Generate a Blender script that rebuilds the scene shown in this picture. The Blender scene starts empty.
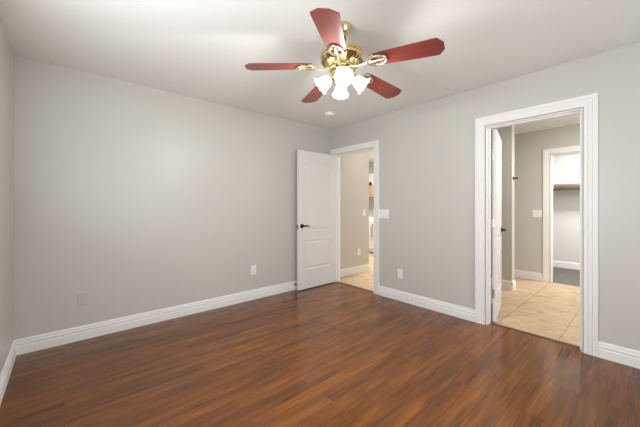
import bpy, bmesh, math, random
from mathutils import Vector, Matrix
C = bpy.context.scene.collection
S = bpy.context.scene
PI = math.pi
random.seed(7)

# ------------------------------------------------------------------ camera
CAM_H, FPX, YAW = 1.213, 290.5, 41.3
cam_d = bpy.data.cameras.new('camera')
cam_d.sensor_width = 36.0
cam_d.lens = FPX / 640 * 36.0
cam_d.shift_y = -7.5 / 640
cam_d.clip_start = 0.02
cam = bpy.data.objects.new('camera', cam_d)
C.objects.link(cam)
cam.location = (0, 0, CAM_H)
cam.rotation_euler = (PI / 2, 0, -math.radians(YAW))
S.camera = cam

# ------------------------------------------------------------------ world and room lights
S.view_settings.view_transform = 'Standard'
S.view_settings.look = 'None'
S.view_settings.gamma = 1.0
S.view_settings.use_curve_mapping = False
S.view_settings.exposure = 0.33

world = bpy.data.worlds.new('world')
S.world = world
world.use_nodes = True
bg = world.node_tree.nodes['Background']
bg.inputs['Color'].default_value = (0.80, 0.90, 1.0, 1)
bg.inputs['Strength'].default_value = 1.0

def area(name, loc, rot, sx, sy, power, color=(1, 1, 1), shape='RECTANGLE'):
    d = bpy.data.lights.new(name, 'AREA')
    d.shape = shape
    d.size, d.size_y = sx, sy
    d.energy = power
    d.color = color
    o = bpy.data.objects.new(name, d)
    C.objects.link(o)
    o.location, o.rotation_euler = loc, rot
    return o

# daylight fill from added, unseen windows beside and behind the camera
area('rear_window_fill', (1.45, -1.87, 1.45), (PI / 2, 0, 0), 1.9, 1.25, 26, (0.93, 0.97, 1.0))
area('side_window_fill', (-0.33, 1.15, 1.45), (PI / 2, 0, -PI / 2), 1.6, 1.2, 16, (0.93, 0.97, 1.0))
# upward fill added at the side window to brighten the ceiling
area('ceiling_fill', (-0.32, 1.15, 1.20), (PI / 2 + math.radians(50), 0, -PI / 2), 1.5, 0.6, 15, (0.98, 0.99, 0.96))
# ceiling lights of the rooms beyond
area('bathroom_vanity_light', (4.45, -0.66, 1.95), (PI / 2 - 0.25, 0, 0), 0.9, 0.16, 14, (1.0, 0.97, 0.93))
area('bathroom_light', (4.45, 0.36, 2.42), (0, 0, 0), 0.3, 0.3, 22, (1.0, 0.97, 0.93), 'DISK')
area('closet_light', (6.25, 0.25, 2.42), (0, 0, 0), 0.35, 0.35, 48, (1.0, 0.98, 0.96), 'DISK')
area('hall_light', (4.05, 3.0, 2.42), (0, 0, 0), 0.3, 0.3, 3.0, (1.0, 0.95, 0.88), 'DISK')
area('laundry_light', (5.35, 3.75, 2.42), (0, 0, 0), 0.5, 0.5, 78, (1.0, 0.96, 0.90), 'DISK')
BULB_POWER = 11.5
BULB_COLOR = (1.0, 0.98, 0.93)
SHADE_GLOW = 1.8

# ------------------------------------------------------------------ materials
def new_mat(name):
    m = bpy.data.materials.new(name)
    m.use_nodes = True
    nt = m.node_tree
    return m, nt, nt.nodes['Principled BSDF']

def plain(name, col, rough=0.5, metal=0.0, spec=0.5):
    m, nt, b = new_mat(name)
    b.inputs['Base Color'].default_value = (*col, 1)
    b.inputs['Roughness'].default_value = rough
    b.inputs['Metallic'].default_value = metal
    b.inputs['Specular IOR Level'].default_value = spec
    return m

def coords(nt, kind='Object'):
    return nt.nodes.new('ShaderNodeTexCoord').outputs[kind]

def noise(nt, vec, scale, detail=3, rough=0.5):
    n = nt.nodes.new('ShaderNodeTexNoise')
    n.inputs['Scale'].default_value = scale
    n.inputs['Detail'].default_value = detail
    n.inputs['Roughness'].default_value = rough
    nt.links.new(vec, n.inputs['Vector'])
    return n

def ramp(nt, fac, stops):
    r = nt.nodes.new('ShaderNodeValToRGB')
    els = r.color_ramp.elements
    while len(els) < len(stops):
        els.new(0.5)
    for e, (p, c) in zip(els, stops):
        e.position = p
        e.color = (*c, 1)
    nt.links.new(fac, r.inputs['Fac'])
    return r

def mapping(nt, vec, scale=(1, 1, 1), loc=(0, 0, 0)):
    m = nt.nodes.new('ShaderNodeMapping')
    m.inputs['Scale'].default_value = scale
    m.inputs['Location'].default_value = loc
    nt.links.new(vec, m.inputs['Vector'])
    return m.outputs['Vector']

def mixc(nt, mode, fac, a, b):
    m = nt.nodes.new('ShaderNodeMix')
    m.data_type = 'RGBA'
    m.blend_type = mode
    if isinstance(fac, float):
        m.inputs['Factor'].default_value = fac
    else:
        nt.links.new(fac, m.inputs['Factor'])
    for sock, v in ((m.inputs['A'], a), (m.inputs['B'], b)):
        if isinstance(v, tuple):
            sock.default_value = (*v, 1)
        else:
            nt.links.new(v, sock)
    return m.outputs['Result']

def add_bump(nt, b, height, strength, dist):
    n = nt.nodes.new('ShaderNodeBump')
    n.inputs['Strength'].default_value = strength
    n.inputs['Distance'].default_value = dist
    nt.links.new(height, n.inputs['Height'])
    nt.links.new(n.outputs['Normal'], b.inputs['Normal'])

def paint(name, col, rough, bump=0.25, spec=0.5):
    m, nt, b = new_mat(name)
    b.inputs['Base Color'].default_value = (*col, 1)
    b.inputs['Roughness'].default_value = rough
    b.inputs['Specular IOR Level'].default_value = spec
    v = coords(nt)
    n = noise(nt, v, 85, 3, 0.6)
    add_bump(nt, b, n.outputs['Fac'], bump, 0.004)
    return m

def wood_floor():
    m, nt, b = new_mat('laminate_floor')
    v = coords(nt)
    br = nt.nodes.new('ShaderNodeTexBrick')
    nt.links.new(v, br.inputs['Vector'])
    br.offset, br.offset_frequency = 0.37, 2
    br.inputs['Scale'].default_value = 1.0
    br.inputs['Brick Width'].default_value = 1.25
    br.inputs['Row Height'].default_value = 0.10
    br.inputs['Mortar Size'].default_value = 0.0006
    br.inputs['Mortar Smooth'].default_value = 0.3
    br.inputs['Color1'].default_value = (0, 0, 0, 1)
    br.inputs['Color2'].default_value = (1, 1, 1, 1)
    br.inputs['Mortar'].default_value = (0.3, 0.3, 0.3, 1)
    tone = ramp(nt, br.outputs['Color'], [(0.0, (0.158, 0.054, 0.015)), (0.5, (0.172, 0.060, 0.016)), (1.0, (0.192, 0.069, 0.018))])
    # each plank shifts the grain so that it does not run on across the joints
    comb = nt.nodes.new('ShaderNodeVectorMath'); comb.operation = 'MULTIPLY_ADD'
    nt.links.new(br.outputs['Color'], comb.inputs[0])
    comb.inputs[1].default_value = (7.3, 3.1, 5.0)
    nt.links.new(v, comb.inputs[2])
    g1 = noise(nt, mapping(nt, comb.outputs[0], (3.0, 38, 1)), 1.0, 6, 0.62)
    g1.inputs['Distortion'].default_value = 0.6
    g2 = noise(nt, mapping(nt, comb.outputs[0], (3.5, 150, 1)), 1.0, 3, 0.6)
    grain = ramp(nt, g1.outputs['Fac'], [(0.28, (0.45, 0.42, 0.40)), (0.5, (0.95, 0.95, 0.95)), (0.72, (1.45, 1.42, 1.3))])
    c = mixc(nt, 'MULTIPLY', 0.66, tone.outputs['Color'], grain.outputs['Color'])
    g3 = noise(nt, mapping(nt, comb.outputs[0], (1.5, 14, 1)), 1.0, 3, 0.5)
    hue = ramp(nt, g3.outputs['Fac'], [(0.32, (0.60, 0.66, 0.76)), (0.5, (1.02, 1.0, 0.95)), (0.68, (1.45, 1.38, 1.0))])
    c = mixc(nt, 'MULTIPLY', 0.75, c, hue.outputs['Color'])
    fine = ramp(nt, g2.outputs['Fac'], [(0.3, (0.72, 0.70, 0.68)), (0.65, (1.1, 1.1, 1.1))])
    c = mixc(nt, 'MULTIPLY', 0.7, c, fine.outputs['Color'])
    c = mixc(nt, 'MIX', br.outputs['Fac'], c, (0.06, 0.024, 0.010))
    nt.links.new(c, b.inputs['Base Color'])
    b.inputs['Roughness'].default_value = 0.145
    b.inputs['Specular IOR Level'].default_value = 0.38
    add_bump(nt, b, g1.outputs['Fac'], 0.03, 0.002)
    return m

def tile_floor(name, ox, oy):
    m, nt, b = new_mat(name)
    v = mapping(nt, coords(nt), (1, 1, 1), (-ox, -oy, 0))
    br = nt.nodes.new('ShaderNodeTexBrick')
    nt.links.new(v, br.inputs['Vector'])
    br.offset = 0.0
    br.inputs['Scale'].default_value = 1.0
    br.inputs['Brick Width'].default_value = 0.497
    br.inputs['Row Height'].default_value = 0.497
    br.inputs['Mortar Size'].default_value = 0.004
    br.inputs['Mortar Smooth'].default_value = 0.2
    br.inputs['Color1'].default_value = (0.50, 0.36, 0.23, 1)
    br.inputs['Color2'].default_value = (0.56, 0.41, 0.265, 1)
    n = noise(nt, v, 7.0, 6, 0.65)
    n.inputs['Distortion'].default_value = 1.2
    vein = ramp(nt, n.outputs['Fac'], [(0.3, (0.66, 0.58, 0.46)), (0.52, (1, 1, 0.98)), (0.7, (1.18, 1.18, 1.16))])
    c = mixc(nt, 'MULTIPLY', 0.8, br.outputs['Color'], vein.outputs['Color'])
    c = mixc(nt, 'MIX', br.outputs['Fac'], c, (0.24, 0.17, 0.11))
    nt.links.new(c, b.inputs['Base Color'])
    b.inputs['Roughness'].default_value = 0.38
    return m

def wood(name, dark, light, rough, sc=(2.5, 40, 40)):
    m, nt, b = new_mat(name)
    n = noise(nt, mapping(nt, coords(nt), sc), 1.0, 5, 0.6)
    n.inputs['Distortion'].default_value = 0.5
    c = ramp(nt, n.outputs['Fac'], [(0.3, dark), (0.7, light)])
    nt.links.new(c.outputs['Color'], b.inputs['Base Color'])
    b.inputs['Roughness'].default_value = rough
    return m

def carpet(name, a, c2):
    m, nt, b = new_mat(name)
    n = noise(nt, coords(nt), 220, 2, 0.7)
    c = ramp(nt, n.outputs['Fac'], [(0.3, a), (0.7, c2)])
    nt.links.new(c.outputs['Color'], b.inputs['Base Color'])
    b.inputs['Roughness'].default_value = 0.95
    add_bump(nt, b, n.outputs['Fac'], 0.6, 0.006)
    return m

def glass_shade():
    m, nt, b = new_mat('frosted_glass')
    out = nt.nodes['Material Output']
    d = nt.nodes.new('ShaderNodeBsdfTranslucent'); d.inputs['Color'].default_value = (0.17, 0.163, 0.15, 1)
    g = nt.nodes.new('ShaderNodeBsdfDiffuse'); g.inputs['Color'].default_value = (0.12, 0.116, 0.11, 1)
    gl = nt.nodes.new('ShaderNodeBsdfGlossy'); gl.inputs['Roughness'].default_value = 0.12
    m1 = nt.nodes.new('ShaderNodeMixShader'); m1.inputs[0].default_value = 0.45
    nt.links.new(d.outputs[0], m1.inputs[1]); nt.links.new(g.outputs[0], m1.inputs[2])
    m2 = nt.nodes.new('ShaderNodeMixShader'); m2.inputs[0].default_value = 0.08
    nt.links.new(m1.outputs[0], m2.inputs[1]); nt.links.new(gl.outputs[0], m2.inputs[2])
    em = nt.nodes.new('ShaderNodeEmission'); em.inputs['Color'].default_value = (1.0, 0.97, 0.91, 1)
    em.inputs['Strength'].default_value = SHADE_GLOW      # lit frosted glass
    ad = nt.nodes.new('ShaderNodeAddShader')
    nt.links.new(m2.outputs[0], ad.inputs[0]); nt.links.new(em.outputs[0], ad.inputs[1])
    nt.links.new(ad.outputs[0], out.inputs['Surface'])
    return m

def glow(name, col, strength):
    m, nt, b = new_mat(name)
    b.inputs['Emission Color'].default_value = (*col, 1)
    b.inputs['Emission Strength'].default_value = strength
    return m

M = dict(
    wall=paint('wall_paint', (0.585, 0.570, 0.532), 0.33, 0.22),
    ceiling=paint('ceiling_paint', (0.84, 0.85, 0.83), 0.8, 0.2, 0.3),
    closet=paint('closet_paint', (0.70, 0.69, 0.67), 0.6, 0.2),
    white=plain('white_trim_paint', (0.86, 0.85, 0.83), 0.5),
    door=plain('white_door_paint', (0.77, 0.76, 0.74), 0.42),
    floor=wood_floor(),
    tile=tile_floor('bathroom_tile', 3.33, 0.549),
    halltile=tile_floor('hall_tile', 3.27, 2.90),
    carpet=carpet('closet_carpet', (0.10, 0.09, 0.08), (0.20, 0.18, 0.165)),
    strip=wood('threshold_wood', (0.05, 0.02, 0.01), (0.10, 0.045, 0.02), 0.35),
    bronze=plain('oil_rubbed_bronze', (0.035, 0.027, 0.022), 0.35, 0.8),
    nickel=plain('satin_nickel', (0.55, 0.53, 0.50), 0.35, 1.0),
    brass=plain('polished_brass', (0.74, 0.62, 0.34), 0.2, 1.0),
    palebrass=plain('pale_brass', (0.78, 0.70, 0.52), 0.34, 1.0),
    vent=plain('vent_shadow', (0.10, 0.075, 0.035), 0.5, 0.6),
    blade=wood('cherry_blade', (0.13, 0.021, 0.016), (0.235, 0.039, 0.028), 0.30, (3, 45, 45)),
    plate=plain('white_plastic', (0.90, 0.89, 0.87), 0.4),
    greyplate=plain('greige_plastic', (0.56, 0.54, 0.51), 0.4),
    slot=plain('dark_slot', (0.03, 0.03, 0.03), 0.6),
    glass=glass_shade(),
    bulb=glow('lit_bulb', (1.0, 0.93, 0.82), 3.0),
    rodwood=wood('raw_wood', (0.20, 0.145, 0.10), (0.30, 0.225, 0.16), 0.5, (40, 3, 40)),
    enamel=plain('white_enamel', (0.82, 0.82, 0.81), 0.2),
    darkglass=plain('dark_glass', (0.02, 0.02, 0.025), 0.08),
    oak=wood('oak_cabinet', (0.46, 0.29, 0.16), (0.60, 0.42, 0.26), 0.45, (30, 30, 3)),
    rubber=plain('dark_rubber', (0.02, 0.02, 0.02), 0.7),
)

# ------------------------------------------------------------------ mesh helpers
def build(name, bm, mat, parent=None, smooth=False, bevel=0.0, loc=None):
    bmesh.ops.recalc_face_normals(bm, faces=bm.faces[:])
    me = bpy.data.meshes.new(name)
    bm.to_mesh(me); bm.free()
    me.materials.append(M[mat])
    if smooth:
        for p in me.polygons:
            p.use_smooth = True
        me.set_sharp_from_angle(angle=math.radians(38))
    o = bpy.data.objects.new(name, me)
    C.objects.link(o)
    if loc is not None:
        o.location = loc
    if parent:
        o.parent = parent
    if bevel:
        md = o.modifiers.new('bevel', 'BEVEL')
        md.width, md.segments, md.limit_method = bevel, 2, 'ANGLE'
    return o

def box(bm, a, b):
    vs = [bm.verts.new((x, y, z)) for x in (a[0], b[0]) for y in (a[1], b[1]) for z in (a[2], b[2])]
    for f in ((0, 1, 3, 2), (4, 6, 7, 5), (0, 4, 5, 1), (2, 3, 7, 6), (0, 2, 6, 4), (1, 5, 7, 3)):
        bm.faces.new([vs[i] for i in f])
    return vs

def boxes(*ab):
    bm = bmesh.new()
    for a, b in ab:
        box(bm, a, b)
    return bm

def basis(d):
    d = Vector(d).normalized()
    up = Vector((0, 0, 1)) if abs(d.z) < 0.95 else Vector((1, 0, 0))
    x = up.cross(d).normalized()
    return x, d.cross(x), d

def lathe(bm, prof, origin=(0, 0, 0), axis=(0, 0, 1), n=40, wob=None):
    """prof: (radius, distance along axis); r = 0 closes the end."""
    ex, ey, ez = basis(axis)
    o = Vector(origin)
    rings = []
    for i, (r, h) in enumerate(prof):
        if r <= 1e-6:
            rings.append([bm.verts.new(o + ez * h)])
            continue
        ring = []
        for k in range(n):
            a = 2 * PI * k / n
            rr, hh = r, h
            if wob:
                dr, dh = wob(i, a)
                rr += dr; hh += dh
            ring.append(bm.verts.new(o + ex * (rr * math.cos(a)) + ey * (rr * math.sin(a)) + ez * hh))
        rings.append(ring)
    for r0, r1 in zip(rings, rings[1:]):
        for k in range(n):
            k2 = (k + 1) % n
            if len(r0) == 1 and len(r1) == 1:
                break
            if len(r0) == 1:
                bm.faces.new((r0[0], r1[k], r1[k2]))
            elif len(r1) == 1:
                bm.faces.new((r0[k], r1[0], r0[k2]))
            else:
                bm.faces.new((r0[k], r1[k], r1[k2], r0[k2]))

def tube(bm, pts, rad, n=10):
    pts = [Vector(p) for p in pts]
    rads = rad if isinstance(rad, (list, tuple)) else [rad] * len(pts)
    rings = []
    prev = None
    for i, p in enumerate(pts):
        d = (pts[min(i + 1, len(pts) - 1)] - pts[max(i - 1, 0)]).normalized()
        if prev is None:
            ex, ey, _ = basis(d)
        else:
            ex = (prev - d * prev.dot(d)).normalized()
            ey = d.cross(ex)
        prev = ex
        rings.append([bm.verts.new(p + (ex * math.cos(2 * PI * k / n) + ey * math.sin(2 * PI * k / n)) * rads[i]) for k in range(n)])
    for r0, r1 in zip(rings, rings[1:]):
        for k in range(n):
            bm.faces.new((r0[k], r0[(k + 1) % n], r1[(k + 1) % n], r1[k]))
    bm.faces.new(rings[0]); bm.faces.new(rings[-1])

def tag(o, label, cat=None, group=None, kind=None):
    o['label'] = label
    if cat: o['category'] = cat
    if group: o['group'] = group
    if kind: o['kind'] = kind
    return o

def struct(name, bm, mat, label, cat, **k):
    return tag(build(name, bm, mat, **k), label, cat, kind='structure')

def empty(name, loc, label, cat, rz=0.0, group=None, kind=None):
    o = bpy.data.objects.new(name, None)
    o.empty_display_size = 0.05
    C.objects.link(o)
    o.location = loc
    o.rotation_euler = (0, 0, rz)
    return tag(o, label, cat, group, kind)

# ------------------------------------------------------------------ room measures
H = 2.44
XL, XR, YA, YREAR = -0.312, 3.232, 3.412, -1.85
TW = 0.115                        # wall thickness
XB = XR + TW                      # other face of the wall with the doorways
D1a, D1b = 2.535, 3.322           # hall doorway
D2a, D2b = 0.372, 1.114           # bathroom doorway
HD = 2.03
XP0, XP1, YP = 4.85, 4.97, 1.322  # partition beyond the bathroom door
XF, XF2 = 5.80, 5.915             # far bathroom wall
DCa, DCb = 0.30, 1.055            # closet doorway
XC = 7.34                         # closet end wall
YH = 3.505                        # hall wall
HALLX = 4.305

# ------------------------------------------------------------------ room shell
struct('floor', boxes(((XL - .1, YREAR - .1, -.06), (3.30, YA + .05, 0))), 'floor', 'reddish brown wood laminate floor of the bedroom', 'floor')
struct('floor_bathroom', boxes(((3.332, -0.7, -.06), (XF, 2.18, 0))), 'tile', 'beige stone tile floor beyond the wide doorway', 'floor')
struct('floor_hall', boxes(((3.272, 2.30, -.06), (6.7, 6.6, 0))), 'halltile', 'tan tile floor beyond the doorway with the open panel door', 'floor')
struct('floor_closet', boxes(((XF, -0.7, -.06), (XC, 2.18, 0))), 'carpet', 'dark grey carpet in the closet beyond the bathroom', 'floor')
struct('ceiling', boxes(((XL - .1, YREAR - .1, H), (XC + .2, 6.7, H + .06))), 'ceiling', 'flat white ceiling that carries the fan', 'ceiling')
struct('wall_back', boxes(((XL - .1, YA, 0), (XB, YA + .088, H))), 'wall', 'long plain greige wall with two low outlet plates', 'wall')
SY0, SY1 = 0.3, 2.0
struct('wall_left', boxes(((XL - .1, YREAR - .1, 0), (XL, SY0, H)), ((XL - .1, SY1, 0), (XL, YA, H)), ((XL - .1, SY0, 0), (XL, SY1, .82)), ((XL - .1, SY0, 2.08), (XL, SY1, H))), 'wall', 'narrow sliver of greige wall at the left edge', 'wall')
struct('wall_right', boxes(
    ((XR, YREAR - .1, 0), (XB, D2a, H)), ((XR, D2a, HD), (XB, D2b, H)), ((XR, D2b, 0), (XB, D1a, H)),
    ((XR, D1a, HD), (XB, D1b, H)), ((XR, D1b, 0), (XB, YA, H))), 'wall', 'greige wall pierced by two white cased doorways', 'wall')
WX0, WX1, WZ0, WZ1 = 0.45, 2.45, 0.82, 2.08
struct('wall_rear', boxes(
    ((XL - .1, YREAR - .1, 0), (WX0, YREAR, H)), ((WX1, YREAR - .1, 0), (XR, YREAR, H)),
    ((WX0, YREAR - .1, 0), (WX1, YREAR, WZ0)), ((WX0, YREAR - .1, WZ1), (WX1, YREAR, H))), 'wall', 'greige wall with the added window behind the viewer', 'wall')
wf = boxes(((WX0, YREAR - .09, WZ0), (WX0 + .04, YREAR - .05, WZ1)), ((WX1 - .04, YREAR - .09, WZ0), (WX1, YREAR - .05, WZ1)),
           ((WX0, YREAR - .09, WZ0), (WX1, YREAR - .05, WZ0 + .04)), ((WX0, YREAR - .09, WZ1 - .04), (WX1, YREAR - .05, WZ1)))
struct('added_window_1', wf, 'white', 'added white framed window behind the viewer', 'window')  # unseen window, put in to let the rear fill light through
wf = boxes(((XL - .09, SY0, WZ0), (XL - .05, SY0 + .04, WZ1)), ((XL - .09, SY1 - .04, WZ0), (XL - .05, SY1, WZ1)),
           ((XL - .09, SY0, WZ0), (XL - .05, SY1, WZ0 + .04)), ((XL - .09, SY0, WZ1 - .04), (XL - .05, SY1, WZ1)))
struct('added_window_2', wf, 'white', 'added white framed window beside the viewer', 'window')  # unseen window, added to go with the side fill lights
# bathroom, closet and hall shells
struct('wall_bathroom_left', boxes(((XB, 2.18, 0), (XC, 2.30, H))), 'wall', 'greige wall between the bathroom and the hall', 'wall')
struct('wall_bathroom_right', boxes(((XB, -0.80, 0), (XC, -0.70, H))), 'wall', 'greige bathroom side wall out of sight', 'wall')
struct('wall_partition', boxes(((XP0, YP, 0), (XP1, 2.18, H))), 'wall', 'narrow greige wall end beyond the bathroom door, carrying a dark hook', 'wall')
struct('wall_bathroom_far', boxes(((XF, -0.70, 0), (XF2, DCa, H)), ((XF, DCa, HD), (XF2, DCb, H)), ((XF, DCb, 0), (XF2, 2.18, H))),
       'wall', 'far bathroom wall with the white cased closet doorway', 'wall')
struct('wall_closet', boxes(((XC, -0.80, 0), (XC + .1, 2.30, H))), 'closet', 'pale closet end wall behind the shelf', 'wall')
struct('wall_hall', boxes(((XB, YH, 0), (HALLX, YH + .115, H))), 'wall', 'greige hall wall beyond the open panel door with a switch and an outlet', 'wall')
struct('wall_laundry_far', boxes(((6.55, 2.30, 0), (6.65, 6.6, H))), 'closet', 'far pale wall behind the white appliance', 'wall')
struct('wall_laundry_left', boxes(((XB, 6.5, 0), (6.55, 6.6, H)), ((XB, YH + .115, 0), (XB + .1, 6.5, H))), 'wall', 'greige laundry side walls out of sight', 'wall')

# ------------------------------------------------------------------ baseboards (stepped profile)
BB = [(0, 0), (0, .018), (.066, .018), (.070, .009), (.077, .009), (.081, .016), (.094, .016), (.098, .007), (.104, .007), (.108, .011), (.120, .008), (.125, .003), (.125, 0)]
def base_run(bm, p, q, nrm):
    """profile swept from p to q along a wall; nrm points into the room."""
    nrm = Vector((*nrm, 0))
    rings = []
    for e in (p, q):
        rings.append([bm.verts.new(Vector((*e, 0)) + nrm * o + Vector((0, 0, z))) for z, o in BB])
    n = len(BB)
    for k in range(n):
        bm.faces.new((rings[0][k], rings[0][(k + 1) % n], rings[1][(k + 1) % n], rings[1][k]))
    bm.faces.new(rings[0]); bm.faces.new(rings[1])
    return bm
def base(name, runs, label):
    bm = bmesh.new()
    for r in runs:
        base_run(bm, *r)
    return struct(name, bm, 'white', label, 'baseboard')
CW = 0.080                        # casing width
base('baseboard_back', [((XL, YA), (XR - .019, YA), (0, -1))], 'white stepped baseboard along the long plain wall')
base('baseboard_left', [((XL, YREAR), (XL, YA - .016), (1, 0))], 'short white baseboard along the wall at the left edge')
base('baseboard_right', [((XR, YREAR), (XR, D2a - .005 - CW), (-1, 0)), ((XR, D2b + .005 + CW), (XR, D1a - .005 - CW), (-1, 0))],
     'white stepped baseboard between and beside the two doorways')
base('baseboard_hall', [((XB, YH), (HALLX, YH), (0, -1)), ((HALLX, YH), (HALLX, YH + .115), (1, 0))], 'white baseboard along the hall wall')
base('baseboard_bathroom', [((XP0, YP - .016), (XP0, 2.18), (-1, 0)), ((XP0 - .016, YP), (XP1, YP), (0, -1)),
     ((XF, DCb + .005 + .085), (XF, 2.18), (-1, 0))], 'white baseboard around the bathroom walls')
base('baseboard_closet', [((XC, -.70), (XC, 2.18), (-1, 0))], 'white baseboard along the closet end wall')

# ------------------------------------------------------------------ door casings, jambs and thresholds
CAS = [(0, 0), (0, .010), (.024, .011), (.027, .0145), (.050, .0155), (.053, .020), (.080, .020), (.080, 0)]
def casing(bm, x, sx, ya, yb, top, width=.08):
    """casing around an opening in a wall plane x; sx is the side (+1/-1) it stands out to."""
    k = width / .08
    rings = []
    for (cy, cz, dy, dz) in ((ya, 0, -1, 0), (ya, top, -1, 1), (yb, top, 1, 1), (yb, 0, 1, 0)):
        rings.append([bm.verts.new((x + sx * p, cy + dy * s * k, cz + dz * s * k)) for s, p in CAS])
    n = len(CAS)
    for r0, r1 in zip(rings, rings[1:]):
        for i in range(n):
            bm.faces.new((r0[i], r0[(i + 1) % n], r1[(i + 1) % n], r1[i]))
    bm.faces.new(rings[0]); bm.faces.new(rings[-1])
def jamb(bm, x0, x1, ya, yb, top, stop):
    t = .012
    box(bm, (x0, ya - .004, 0), (x1, ya + t, top)); box(bm, (x0, yb - t, 0), (x1, yb + .004, top)); box(bm, (x0, ya + t, top - t), (x1, yb - t, top + .004))
    s0, s1 = stop
    box(bm, (s0, ya + t, 0), (s1, ya + t + .011, top - t)); box(bm, (s0, yb - t - .011, 0), (s1, yb - t, top - t)); box(bm, (s0, ya + t + .011, top - t - .011), (s1, yb - t - .011, top - t))
def frame(name, x0, x1, ya, yb, top, stop, label, cw=.08):
    bm = bmesh.new()
    jamb(bm, x0, x1, ya, yb, top, stop)
    casing(bm, x0, -1, ya - .005, yb + .005, top + .005, cw)
    casing(bm, x1, 1, ya - .005, yb + .005, top + .005, cw)
    return struct(name, bm, 'white', label, 'door frame')
frame('trim_1', XR, XB, D1a, D1b, HD, (XR + .040, XR + .075), 'white casing of the narrow hall doorway in the far corner')
frame('trim_2', XR, XB, D2a, D2b, HD, (XB - .075, XB - .040), 'white fluted casing of the wide near doorway to the bathroom', .088)
frame('trim_3', XF, XF2, DCa, DCb, HD, (XF + .04, XF + .075), 'white casing of the closet doorway beyond the bathroom', .085)
struct('trim_4', boxes(((3.296, D2a + .012, -.01), (3.334, D2b - .012, .004))), 'strip', 'dark wood threshold strip under the bathroom doorway', 'threshold')
struct('trim_5', boxes(((3.246, D1a + .012, -.01), (3.276, D1b - .012, .004))), 'strip', 'dark wood threshold strip under the hall doorway', 'threshold')

# ------------------------------------------------------------------ panel doors
def panel_loop(x0, x1, z0, z1, arch, inset, n=14):
    """outline, bottom-left first; arch = rise in the middle of the top edge."""
    x0, x1, z0, z1 = x0 + inset, x1 - inset, z0 + inset, z1 - inset
    pts = [(x0, z0), (x1, z0)]
    if arch <= 0:
        return pts + [(x1, z1), (x0, z1)]
    for k in range(n + 1):
        t = k / n
        x = x1 + (x0 - x1) * t
        u = 2 * t - 1
        pts.append((x, z1 + arch * (1 - u * u)))
    return pts

def door_leaf(w, h, th, panels):
    """leaf from x=0 (hinge) to w, y=0..th, both faces moulded."""
    bm = bmesh.new()
    outer = [(0, 0), (w, 0), (w, h), (0, h)]
    rims = []
    for y, s in ((0.0, 1), (th, -1)):
        ov = [bm.verts.new((x, y, z)) for x, z in outer]
        rims.append(ov)
        edges = [bm.edges.new((ov[i], ov[(i + 1) % 4])) for i in range(4)]
        for (x0, x1, z0, z1, arch) in panels:
            prev = None
            for inset, dep in ((0, 0), (.006, .007), (.020, .009), (.044, .002), (.050, .0015)):
                lp = [bm.verts.new((x, y + s * dep, z)) for x, z in panel_loop(x0, x1, z0, z1, arch, inset)]
                n = len(lp)
                if prev is None:
                    edges += [bm.edges.new((lp[i], lp[(i + 1) % n])) for i in range(n)]
                else:
                    for i in range(n):
                        bm.faces.new((prev[i], prev[(i + 1) % n], lp[(i + 1) % n], lp[i]))
                prev = lp
            bm.faces.new(prev)
        bmesh.ops.triangle_fill(bm, edges=edges, use_beauty=True, use_dissolve=False)
    for i in range(4):
        bm.faces.new((rims[0][i], rims[0][(i + 1) % 4], rims[1][(i + 1) % 4], rims[1][i]))
    return bm

def lever(bm, x, y, z, s, direction):
    """lever set: rose on the face y, standing out along s (+-1 in y), lever along direction in x."""
    lathe(bm, [(0, 0), (.032, 0), (.033, .004), (.028, .010), (.014, .014), (.012, .045), (0, .047)], (x, y, z), (0, s, 0), 24)
    yy = y + s * .040
    tube(bm, [(x - direction * .008, yy, z), (x + direction * .03, yy + s * .004, z + .003), (x + direction * .07, yy + s * .004, z + .002),
              (x + direction * .105, yy, z - .004), (x + direction * .118, yy - s * .004, z - .006)], [.011, .0105, .009, .0085, .006], 12)

def door(name, loc, rz, w, face_panels, label, cat, lever_sides, hinge_y):
    h, th = 2.003, .035
    root = empty(name, loc, label, cat, rz, kind='structure')
    leaf = build('leaf', door_leaf(w, h, th, face_panels), 'door', root, loc=(0, 0, .012))
    for s in lever_sides:
        bm = bmesh.new()
        lever(bm, w - .062, 0 if s < 0 else th, .925, s, -1)
        tag(build('handle', bm, 'bronze', root, smooth=True), 'dark bronze lever handle')
    bm = boxes(((w - .0005, .006, .885), (w + .0015, th - .006, .945)), ((w, .012, .906), (w + .008, .023, .922)))
    tag(build('latch', bm, 'bronze', root), 'dark metal latch plate')
    for z in (.30, 1.03, 1.74):
        bm = bmesh.new()
        tube(bm, [(-.004, hinge_y, z - .048), (-.004, hinge_y, z + .048)], .0065, 10)
        box(bm, (-.0022, min(hinge_y, th / 2), z - .044), (-.0002, max(hinge_y, th / 2), z + .044))
        tag(build('hinge', bm, 'nickel', root), 'metal hinge')
    return root
PAN1 = [(.122, .622, .275, .700, 0), (.122, .622, .835, 1.805, .068)]
# hall door: hinge side at the corner, opened flat along the long wall; leaf runs in -x
d1 = door('door_1', (3.238, 3.338, 0), PI, .745, PAN1, 'white two panel door with an arched upper panel, opened against the long wall', 'door', (-1, 1), -.004)
# its local +y points to -y in the room: face y=th looks at the viewer
PAN2 = [(.115, .575, .275, .700, 0), (.115, .575, .835, 1.805, .068)]
d2 = door('door_2', (XB + .013, 1.054, 0), math.radians(13), .69, PAN2, 'white panel door seen nearly edge on, swung into the bathroom', 'door', (-1,), .039)

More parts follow.
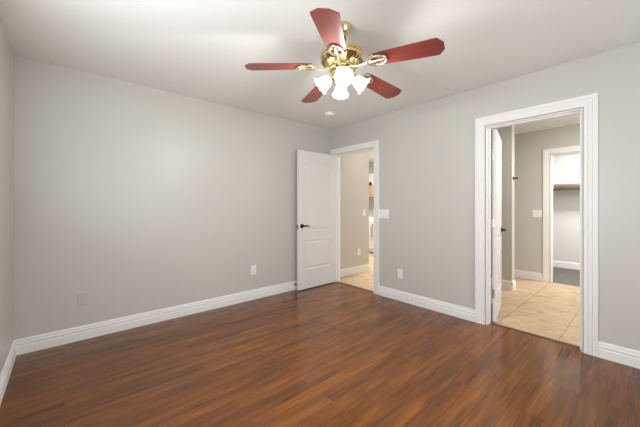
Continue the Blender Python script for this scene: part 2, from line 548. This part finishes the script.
# ------------------------------------------------------------------ ceiling fan
FX, FY = 1.42, 1.388
fan = empty('ceiling_fan', (FX, FY, H), 'brass ceiling fan with five cherry red blades and four lit glass shades', 'ceiling fan')
def fan_part(name, bm, mat, parent=None, **k):
    return build(name, bm, mat, parent or fan, **k)
Z = lambda z: z - H
bm = bmesh.new()
lathe(bm, [(0, 0), (.060, 0), (.062, -.008), (.058, -.022), (.050, -.045), (.036, -.066), (.022, -.074), (.018, -.078), (0, -.078)], n=40)
fan_part('canopy', bm, 'brass', smooth=True)
bm = bmesh.new()
lathe(bm, [(0, -.070), (.0125, -.070), (.0125, -.17), (0, -.17)], n=20)
fan_part('downrod', bm, 'brass', smooth=True)
bm = bmesh.new()
lathe(bm, [(0, -.074), (.020, -.076), (.026, -.086), (.024, -.098), (.014, -.106), (0, -.107)], n=24)
tag(fan_part('hanger_ball', bm, 'bronze', smooth=True), 'dark hanger ball under the canopy')
bm = bmesh.new()
lathe(bm, [(0, -.132), (.022, -.132), (.026, -.150), (.050, -.160), (.085, -.166), (.122, -.178), (.143, -.192), (.150, -.206), (.150, -.214), (.144, -.218),
           (.144, -.226), (.149, -.230), (.149, -.238), (.140, -.246), (.118, -.262), (.100, -.272), (.100, -.278), (.094, -.282), (0, -.282)], n=56)
mh = fan_part('motor_housing', bm, 'brass', smooth=True)
bm = bmesh.new()                 # vent slots in the lower cone of the housing
for k in range(30):
    a = 2 * PI * k / 30
    c, s = math.cos(a), math.sin(a)
    for w in (1,):
        r0, z0, r1, z1, hw = .1375, -.2492, .1195, -.2622, .0042
        vs = []
        for off in (-.001, .0016):
            for r, z in ((r0, z0), (r1, z1)):
                for q in (-hw, hw):
                    vs.append(bm.verts.new(((r + off * .6) * c - q * s, (r + off * .6) * s + q * c, z - off)))
        for f in ((0, 1, 3, 2), (4, 6, 7, 5), (0, 4, 5, 1), (2, 3, 7, 6), (0, 2, 6, 4), (1, 5, 7, 3)):
            bm.faces.new([vs[i] for i in f])
tag(fan_part('vent_slots', bm, 'vent', mh), 'dark vent slots around the housing')
bm = bmesh.new()
lathe(bm, [(0, -.280), (.088, -.280), (.092, -.286), (.092, -.300), (.086, -.306), (.070, -.309), (.066, -.318), (.072, -.324), (.072, -.352), (.064, -.366), (.040, -.380), (.018, -.386), (.012, -.398), (.006, -.404), (0, -.405)], n=48)
fit = fan_part('light_fitter', bm, 'brass', smooth=True)
# blades and their irons
BLZ = -.272
DROOP = math.radians(3.5)
PITCH = math.radians(10)
blade_bm = bmesh.new()
out = []
xs = [.205, .215, .235, .30, .40, .50, .595, .615]
ws = [.042, .053, .057, .062, .066, .070, .073, .0725]
top = [(x, w) for x, w in zip(xs, ws)] + [(.647, .028)]
outline = top + [(x, -w) for x, w in reversed(top)]
lo = [blade_bm.verts.new((x, y, -.003)) for x, y in outline]
hi = [blade_bm.verts.new((x, y, .003)) for x, y in outline]
blade_bm.faces.new(lo); blade_bm.faces.new(hi)
for i in range(len(lo)):
    j = (i + 1) % len(lo)
    blade_bm.faces.new((lo[i], lo[j], hi[j], hi[i]))
blade0 = build('blade', blade_bm, 'blade', fan)
iron_bm = bmesh.new()
# arm from the flywheel, then an open oval loop with scrolls screwed under the blade
tube(iron_bm, [(.078, 0, -.018), (.105, 0, -.021), (.130, 0, -.021), (.160, 0, -.016), (.185, 0, -.012)], [.013, .012, .010, .009, .010], 10)
loop = [(.245 + .062 * math.cos(t), .040 * math.sin(t), -.009) for t in [2 * PI * k / 28 for k in range(29)]]
tube(iron_bm, loop, .0075, 8)
for sgn in (1, -1):
    tube(iron_bm, [(.180, sgn * .004, -.011), (.196, sgn * .030, -.010), (.220, sgn * .050, -.008), (.236, sgn * .052, -.008), (.232, sgn * .043, -.008)], [.008, .007, .0065, .006, .004], 8)
    lathe(iron_bm, [(0, -.016), (.006, -.015), (.008, -.011), (.008, -.003), (0, -.003)], (.270, sgn * .022, 0), n=12)
lathe(iron_bm, [(0, -.017), (.012, -.016), (.018, -.010), (.018, -.003), (0, -.003)], (.205, 0, 0), n=16)
tube(iron_bm, [(.200, 0, -.010), (.245, 0, -.013), (.300, 0, -.010)], [.009, .014, .006], 10)
iron0 = build('blade_iron', iron_bm, 'palebrass', fan, smooth=True)
for k in range(5):
    a = math.radians(-174.2 - YAW + 72 * k)
    if k == 0:
        b, ir = blade0, iron0
    else:
        b, ir = blade0.copy(), iron0.copy()
        C.objects.link(b); C.objects.link(ir)
    b.parent, ir.parent = fan, fan
    mat = Matrix.Translation((0, 0, BLZ)) @ Matrix.Rotation(a, 4, 'Z') @ Matrix.Rotation(DROOP, 4, 'Y') @ Matrix.Rotation(-PITCH, 4, 'X')
    b.matrix_local = mat
    ir.matrix_local = mat
# light kit: four arms with sockets, tulip shades and bulbs
def shade_wob(i, a):
    k = max(0, i - 4) / 5.0
    return (.0025 * k * math.cos(10 * a), .003 * k * math.cos(10 * a))
proto = None
TILT = math.radians(52)          # from straight down
for k in range(4):
    a = math.radians(-90 - YAW + 90 * k)
    dx, dy = math.cos(a), math.sin(a)
    ax = Vector((dx * math.sin(TILT), dy * math.sin(TILT), -math.cos(TILT)))
    p0 = Vector((dx * .045, dy * .045, -.342))
    sock = Vector((dx * .072, dy * .072, -.352))
    bm = bmesh.new()
    tube(bm, [p0, (p0 + sock) / 2 + Vector((0, 0, .006)), sock + ax * .01], [.010, .009, .012], 12)
    lathe(bm, [(0, -.006), (.016, -.004), (.024, .006), (.026, .022), (.024, .026), (0, .026)], sock, ax, 24)
    arm = fan_part('lamp_arm', bm, 'brass', smooth=True)
    bm = bmesh.new()
    prof = [(.023, .012), (.026, .018), (.034, .028), (.040, .041), (.043, .055), (.045, .068), (.049, .080), (.054, .089), (.059, .095), (.061, .098)]
    lathe(bm, prof, sock, ax, 48, shade_wob)
    sh = fan_part('glass_shade', bm, 'glass', smooth=True)
    md = sh.modifiers.new('solid', 'SOLIDIFY'); md.thickness = .0025
    bm = bmesh.new()
    lathe(bm, [(0, .020), (.012, .020), (.013, .028), (.020, .040), (.025, .052), (.025, .060), (.020, .072), (.011, .079), (0, .081)], sock, ax, 20)
    bulb = fan_part('bulb', bm, 'bulb', sh, smooth=True)
    ld = bpy.data.lights.new('bulb_light', 'POINT')
    ld.energy = BULB_POWER
    ld.color = BULB_COLOR
    ld.shadow_soft_size = .022
    lo_ = bpy.data.objects.new('bulb_light', ld)
    C.objects.link(lo_)
    lo_.parent = fan
    lo_.location = sock + ax * .088
bm = bmesh.new()
tube(bm, [(.020, .012, -.392), (.020, .012, -.43), (.020, .012, -.475)], .0012, 6)
lathe(bm, [(0, 0), (.005, -.004), (.006, -.014), (.003, -.022), (0, -.023)], (.020, .012, -.473), n=12)
fan_part('pull_chain', bm, 'brass')

# ------------------------------------------------------------------ smoke detector
sd = empty('smoke_detector', (2.63, 2.80, H), 'small round white smoke detector on the ceiling', 'smoke detector')
bm = bmesh.new()
lathe(bm, [(0, 0), (.068, 0), (.070, -.004), (.070, -.012), (.062, -.014), (.060, -.020), (.066, -.022), (.064, -.030), (.050, -.038), (.020, -.041), (0, -.041)], n=40)
build('housing', bm, 'plate', sd, smooth=True)
bm = bmesh.new()
lathe(bm, [(0, -.041), (.010, -.041), (.010, -.044), (0, -.0445)], (.022, .0, 0), n=16)
build('test_button', bm, 'nickel', sd, smooth=True)

# ------------------------------------------------------------------ outlets and switches
def rot_for(nrm):
    return math.atan2(nrm[1], nrm[0]) + PI / 2      # local -y becomes the normal
def plate_bm(w, h):
    bm = bmesh.new()
    d = .006
    for (ix, y) in ((0, 0), (0, -d * .5), (.004, -d)):
        pass
    rings = [[bm.verts.new((sx * (w / 2 - i), y, sz * (h / 2 - i))) for sx, sz in ((-1, -1), (1, -1), (1, 1), (-1, 1))] for i, y in ((0, 0), (0, -.0035), (.0035, -d))]
    for r0, r1 in zip(rings, rings[1:]):
        for k in range(4):
            bm.faces.new((r0[k], r0[(k + 1) % 4], r1[(k + 1) % 4], r1[k]))
    bm.faces.new(rings[0]); bm.faces.new(rings[-1])
    return bm
def wall_outlet(loc, nrm, label, group):
    t = empty('wall_outlet', loc, label, 'outlet', rot_for(nrm), group)
    build('cover_plate', plate_bm(.072, .117), 'plate', t)
    for z in (.0195, -.0195):
        bm = bmesh.new()
        lathe(bm, [(0, .004), (.0172, .004), (.0172, .0075), (.0165, .008), (0, .008)], (0, 0, z), (0, -1, 0), 24)
        r = build('receptacle', bm, 'plate', t, smooth=True)
        bm = boxes(((-.0078, -.0085, z + .001), (-.0058, -.0078, z + .009)), ((.0058, -.0085, z + .001), (.0078, -.0078, z + .008)), ((-.002, -.0085, z - .010), (.002, -.0078, z - .006)))
        tag(build('slots', bm, 'slot', r), 'dark outlet slots')
    bm = bmesh.new()
    lathe(bm, [(0, .005), (.003, .005), (.0028, .007), (0, .0072)], (0, 0, 0), (0, -1, 0), 10)
    build('screw', bm, 'nickel', t)
    return t
def blank_plate(loc, nrm, label):
    t = empty('wall_jack_plate', loc, label, 'wall plate', rot_for(nrm))
    build('cover_plate', plate_bm(.078, .117), 'greyplate', t)
    bm = boxes(((-.009, -.0075, -.008), (.009, -.005, .010)))
    j = build('jack', bm, 'greyplate', t)
    build('socket', boxes(((-.006, -.0080, -.005), (.006, -.0072, .005))), 'greyplate', j)
    for z in (.042, -.042):
        bm = bmesh.new()
        lathe(bm, [(0, .005), (.003, .005), (.0028, .007), (0, .0072)], (0, 0, z), (0, -1, 0), 10)
        build('screw', bm, 'nickel', t)
    return t
def switch(loc, nrm, gangs, label):
    t = empty('light_switch', loc, label, 'light switch', rot_for(nrm))
    build('cover_plate', plate_bm(.072 + .046 * (gangs - 1), .117), 'plate', t)
    for g in range(gangs):
        x = (g - (gangs - 1) / 2) * .046
        bm = bmesh.new()
        tilt = .0022 if g % 2 else -.0022
        vs = [bm.verts.new((x + sx * .0165, y, sz * .033)) for y in (-.004, -.0085) for sx, sz in ((-1, -1), (1, -1), (1, 1), (-1, 1))]
        for v in vs[4:]:
            v.co.y += tilt * (1 if v.co.z > 0 else -1)
        for f in ((0, 1, 2, 3), (4, 5, 6, 7), (0, 1, 5, 4), (1, 2, 6, 5), (2, 3, 7, 6), (3, 0, 4, 7)):
            bm.faces.new([vs[i] for i in f])
        build('rocker', bm, 'plate', t)
    return t
blank_plate((.124, YA, .366), (0, -1), 'white cable jack plate low on the long wall near the left corner')
wall_outlet((1.846, YA, .380), (0, -1), 'white duplex outlet low on the long wall near the open panel door', 'outlets on the walls')
wall_outlet((XR, 2.122, .345), (-1, 0), 'white duplex outlet low on the wall between the two doorways', 'outlets on the walls')
wall_outlet((4.02, YH, .378), (0, -1), 'white duplex outlet low on the hall wall beyond the panel door', 'outlets on the walls')
switch((XR, 2.377, 1.108), (-1, 0), 3, 'wide white rocker switch plate on the wall beside the hall doorway')
switch((4.16, YH, 1.086), (0, -1), 1, 'single white rocker switch on the hall wall beyond the panel door')
switch((XF, 1.222, 1.085), (-1, 0), 2, 'wide white switch plate on the far bathroom wall beside the closet doorway')

# ------------------------------------------------------------------ door stop on the baseboard
bm = bmesh.new()
ds = empty('door_stop', (2.502, YA - .016, .085), 'small dark door stop on the baseboard behind the open panel door', 'door stop')
lathe(bm, [(0, 0), (.013, 0), (.013, .004), (.006, .008), (.005, .036), (0, .036)], axis=(0, -1, 0), n=16)
build('stem', bm, 'bronze', ds, smooth=True)
bm = bmesh.new()
lathe(bm, [(0, .034), (.010, .034), (.0105, .046), (.007, .050), (0, .050)], axis=(0, -1, 0), n=16)
build('rubber_tip', bm, 'rubber', ds, smooth=True)

# ------------------------------------------------------------------ robe hook on the partition end
hk = empty('robe_hook', ((XP0 + XP1) / 2, YP, 1.615), 'dark metal robe hook on the narrow wall end in the bathroom', 'hook')
bm = bmesh.new()
lathe(bm, [(0, 0), (.024, 0), (.024, .004), (.020, .008), (0, .009)], axis=(0, -1, 0), n=24)
build('back_plate', bm, 'bronze', hk, smooth=True)
bm = bmesh.new()
tube(bm, [(0, -.004, 0), (0, -.025, 0), (0, -.042, .001)], [.011, .010, .011], 10)
lathe(bm, [(0, -.014), (.012, -.010), (.015, 0), (.012, .010), (0, .014)], (0, -.044, .001), n=14)
build('prong', bm, 'bronze', hk, smooth=True)

# ------------------------------------------------------------------ closet shelf with rod
cs = empty('closet_shelf', (XC, .7, 1.60), 'white closet shelf with raw wood rod under it on the closet end wall', 'shelf')
def cs_part(name, a, b, mat, lab=None):
    o = build(name, boxes((a, b)), mat, cs, bevel=.002)
    if lab: tag(o, lab)
cs_part('shelf_board', (-.40, -1.38, .0), (0, 1.46, .019), 'closet')
cs_part('front_strip', (-.42, -1.38, -.022), (-.40, 1.46, .021), 'rodwood', 'raw wood edge strip')
cs_part('cleat', (-.02, -1.38, -.085), (0, 1.46, 0), 'closet')
bm = bmesh.new()
tube(bm, [(-.30, -1.38, -.075), (-.30, 1.46, -.075)], .017, 14)
tag(build('rod', bm, 'rodwood', cs, smooth=True), 'raw wood hanging rod')
for y in (.62,):
    bm = bmesh.new()
    tube(bm, [(-.38, y, -.004), (-.30, y, -.055), (-.02, y, -.24)], .006, 8)
    lathe(bm, [(.013, -.01), (.022, -.01), (.022, .01), (.013, .01)], (-.30, y, -.075), (0, 1, 0), 16)
    build('bracket', bm, 'plate', cs, smooth=True)

# ------------------------------------------------------------------ laundry beyond the hall
wm = empty('washing_machine', (6.22, 4.42, 0), 'white appliance standing at the far end beyond the hall wall', 'washing machine')
build('body', boxes(((-.33, -.38, .03), (.33, .38, .92))), 'enamel', wm, bevel=.012)
build('plinth', boxes(((-.30, -.37, 0), (.30, .37, .032))), 'rubber', wm)
build('control_panel', boxes(((.20, -.38, .92), (.33, .38, 1.08))), 'enamel', wm, bevel=.010)
dr = build('door', boxes(((-.35, -.365, .12), (-.33, .365, .86))), 'enamel', wm, bevel=.008)
bm = bmesh.new()
tube(bm, [(-.350, .235, .42), (-.375, .235, .43), (-.378, .235, .60), (-.375, .235, .74), (-.350, .235, .75)], .009, 8)
tag(build('handle', bm, 'darkglass', dr, smooth=True), 'dark vertical handle')
cb = empty('wall_cabinet', (6.55, 4.75, 1.45), 'tan wood wall cupboard above the white appliance beyond the hall', 'cabinet')
build('carcass', boxes(((-.33, -.45, 0), (0, .45, .32))), 'oak', cb, bevel=.004)
for y0, y1 in ((-.445, -.003), (.003, .445)):
    dd = build('cabinet_door', boxes(((-.350, y0, .005), (-.330, y1, .315))), 'oak', cb, bevel=.004)
bx = empty('storage_box', (6.41, 4.92, 1.77), 'white box on top of the tan cupboard beyond the hall', 'box')
build('box_body', boxes(((-.12, -.24, 0), (.13, .24, .30))), 'enamel', bx, bevel=.006)
build('lid', boxes(((-.128, -.248, .30), (.135, .248, .33))), 'enamel', bx, bevel=.006)
jr = bmesh.new()
lathe(jr, [(0, 0), (.035, 0), (.042, .012), (.042, .055), (.030, .072), (.026, .076), (.026, .092), (0, .092)], (6.232, 5.02, 1.77), n=24)
tag(build('jar', jr, 'bronze', smooth=True), 'small dark jar in front of the white box on the tan cupboard', 'jar')
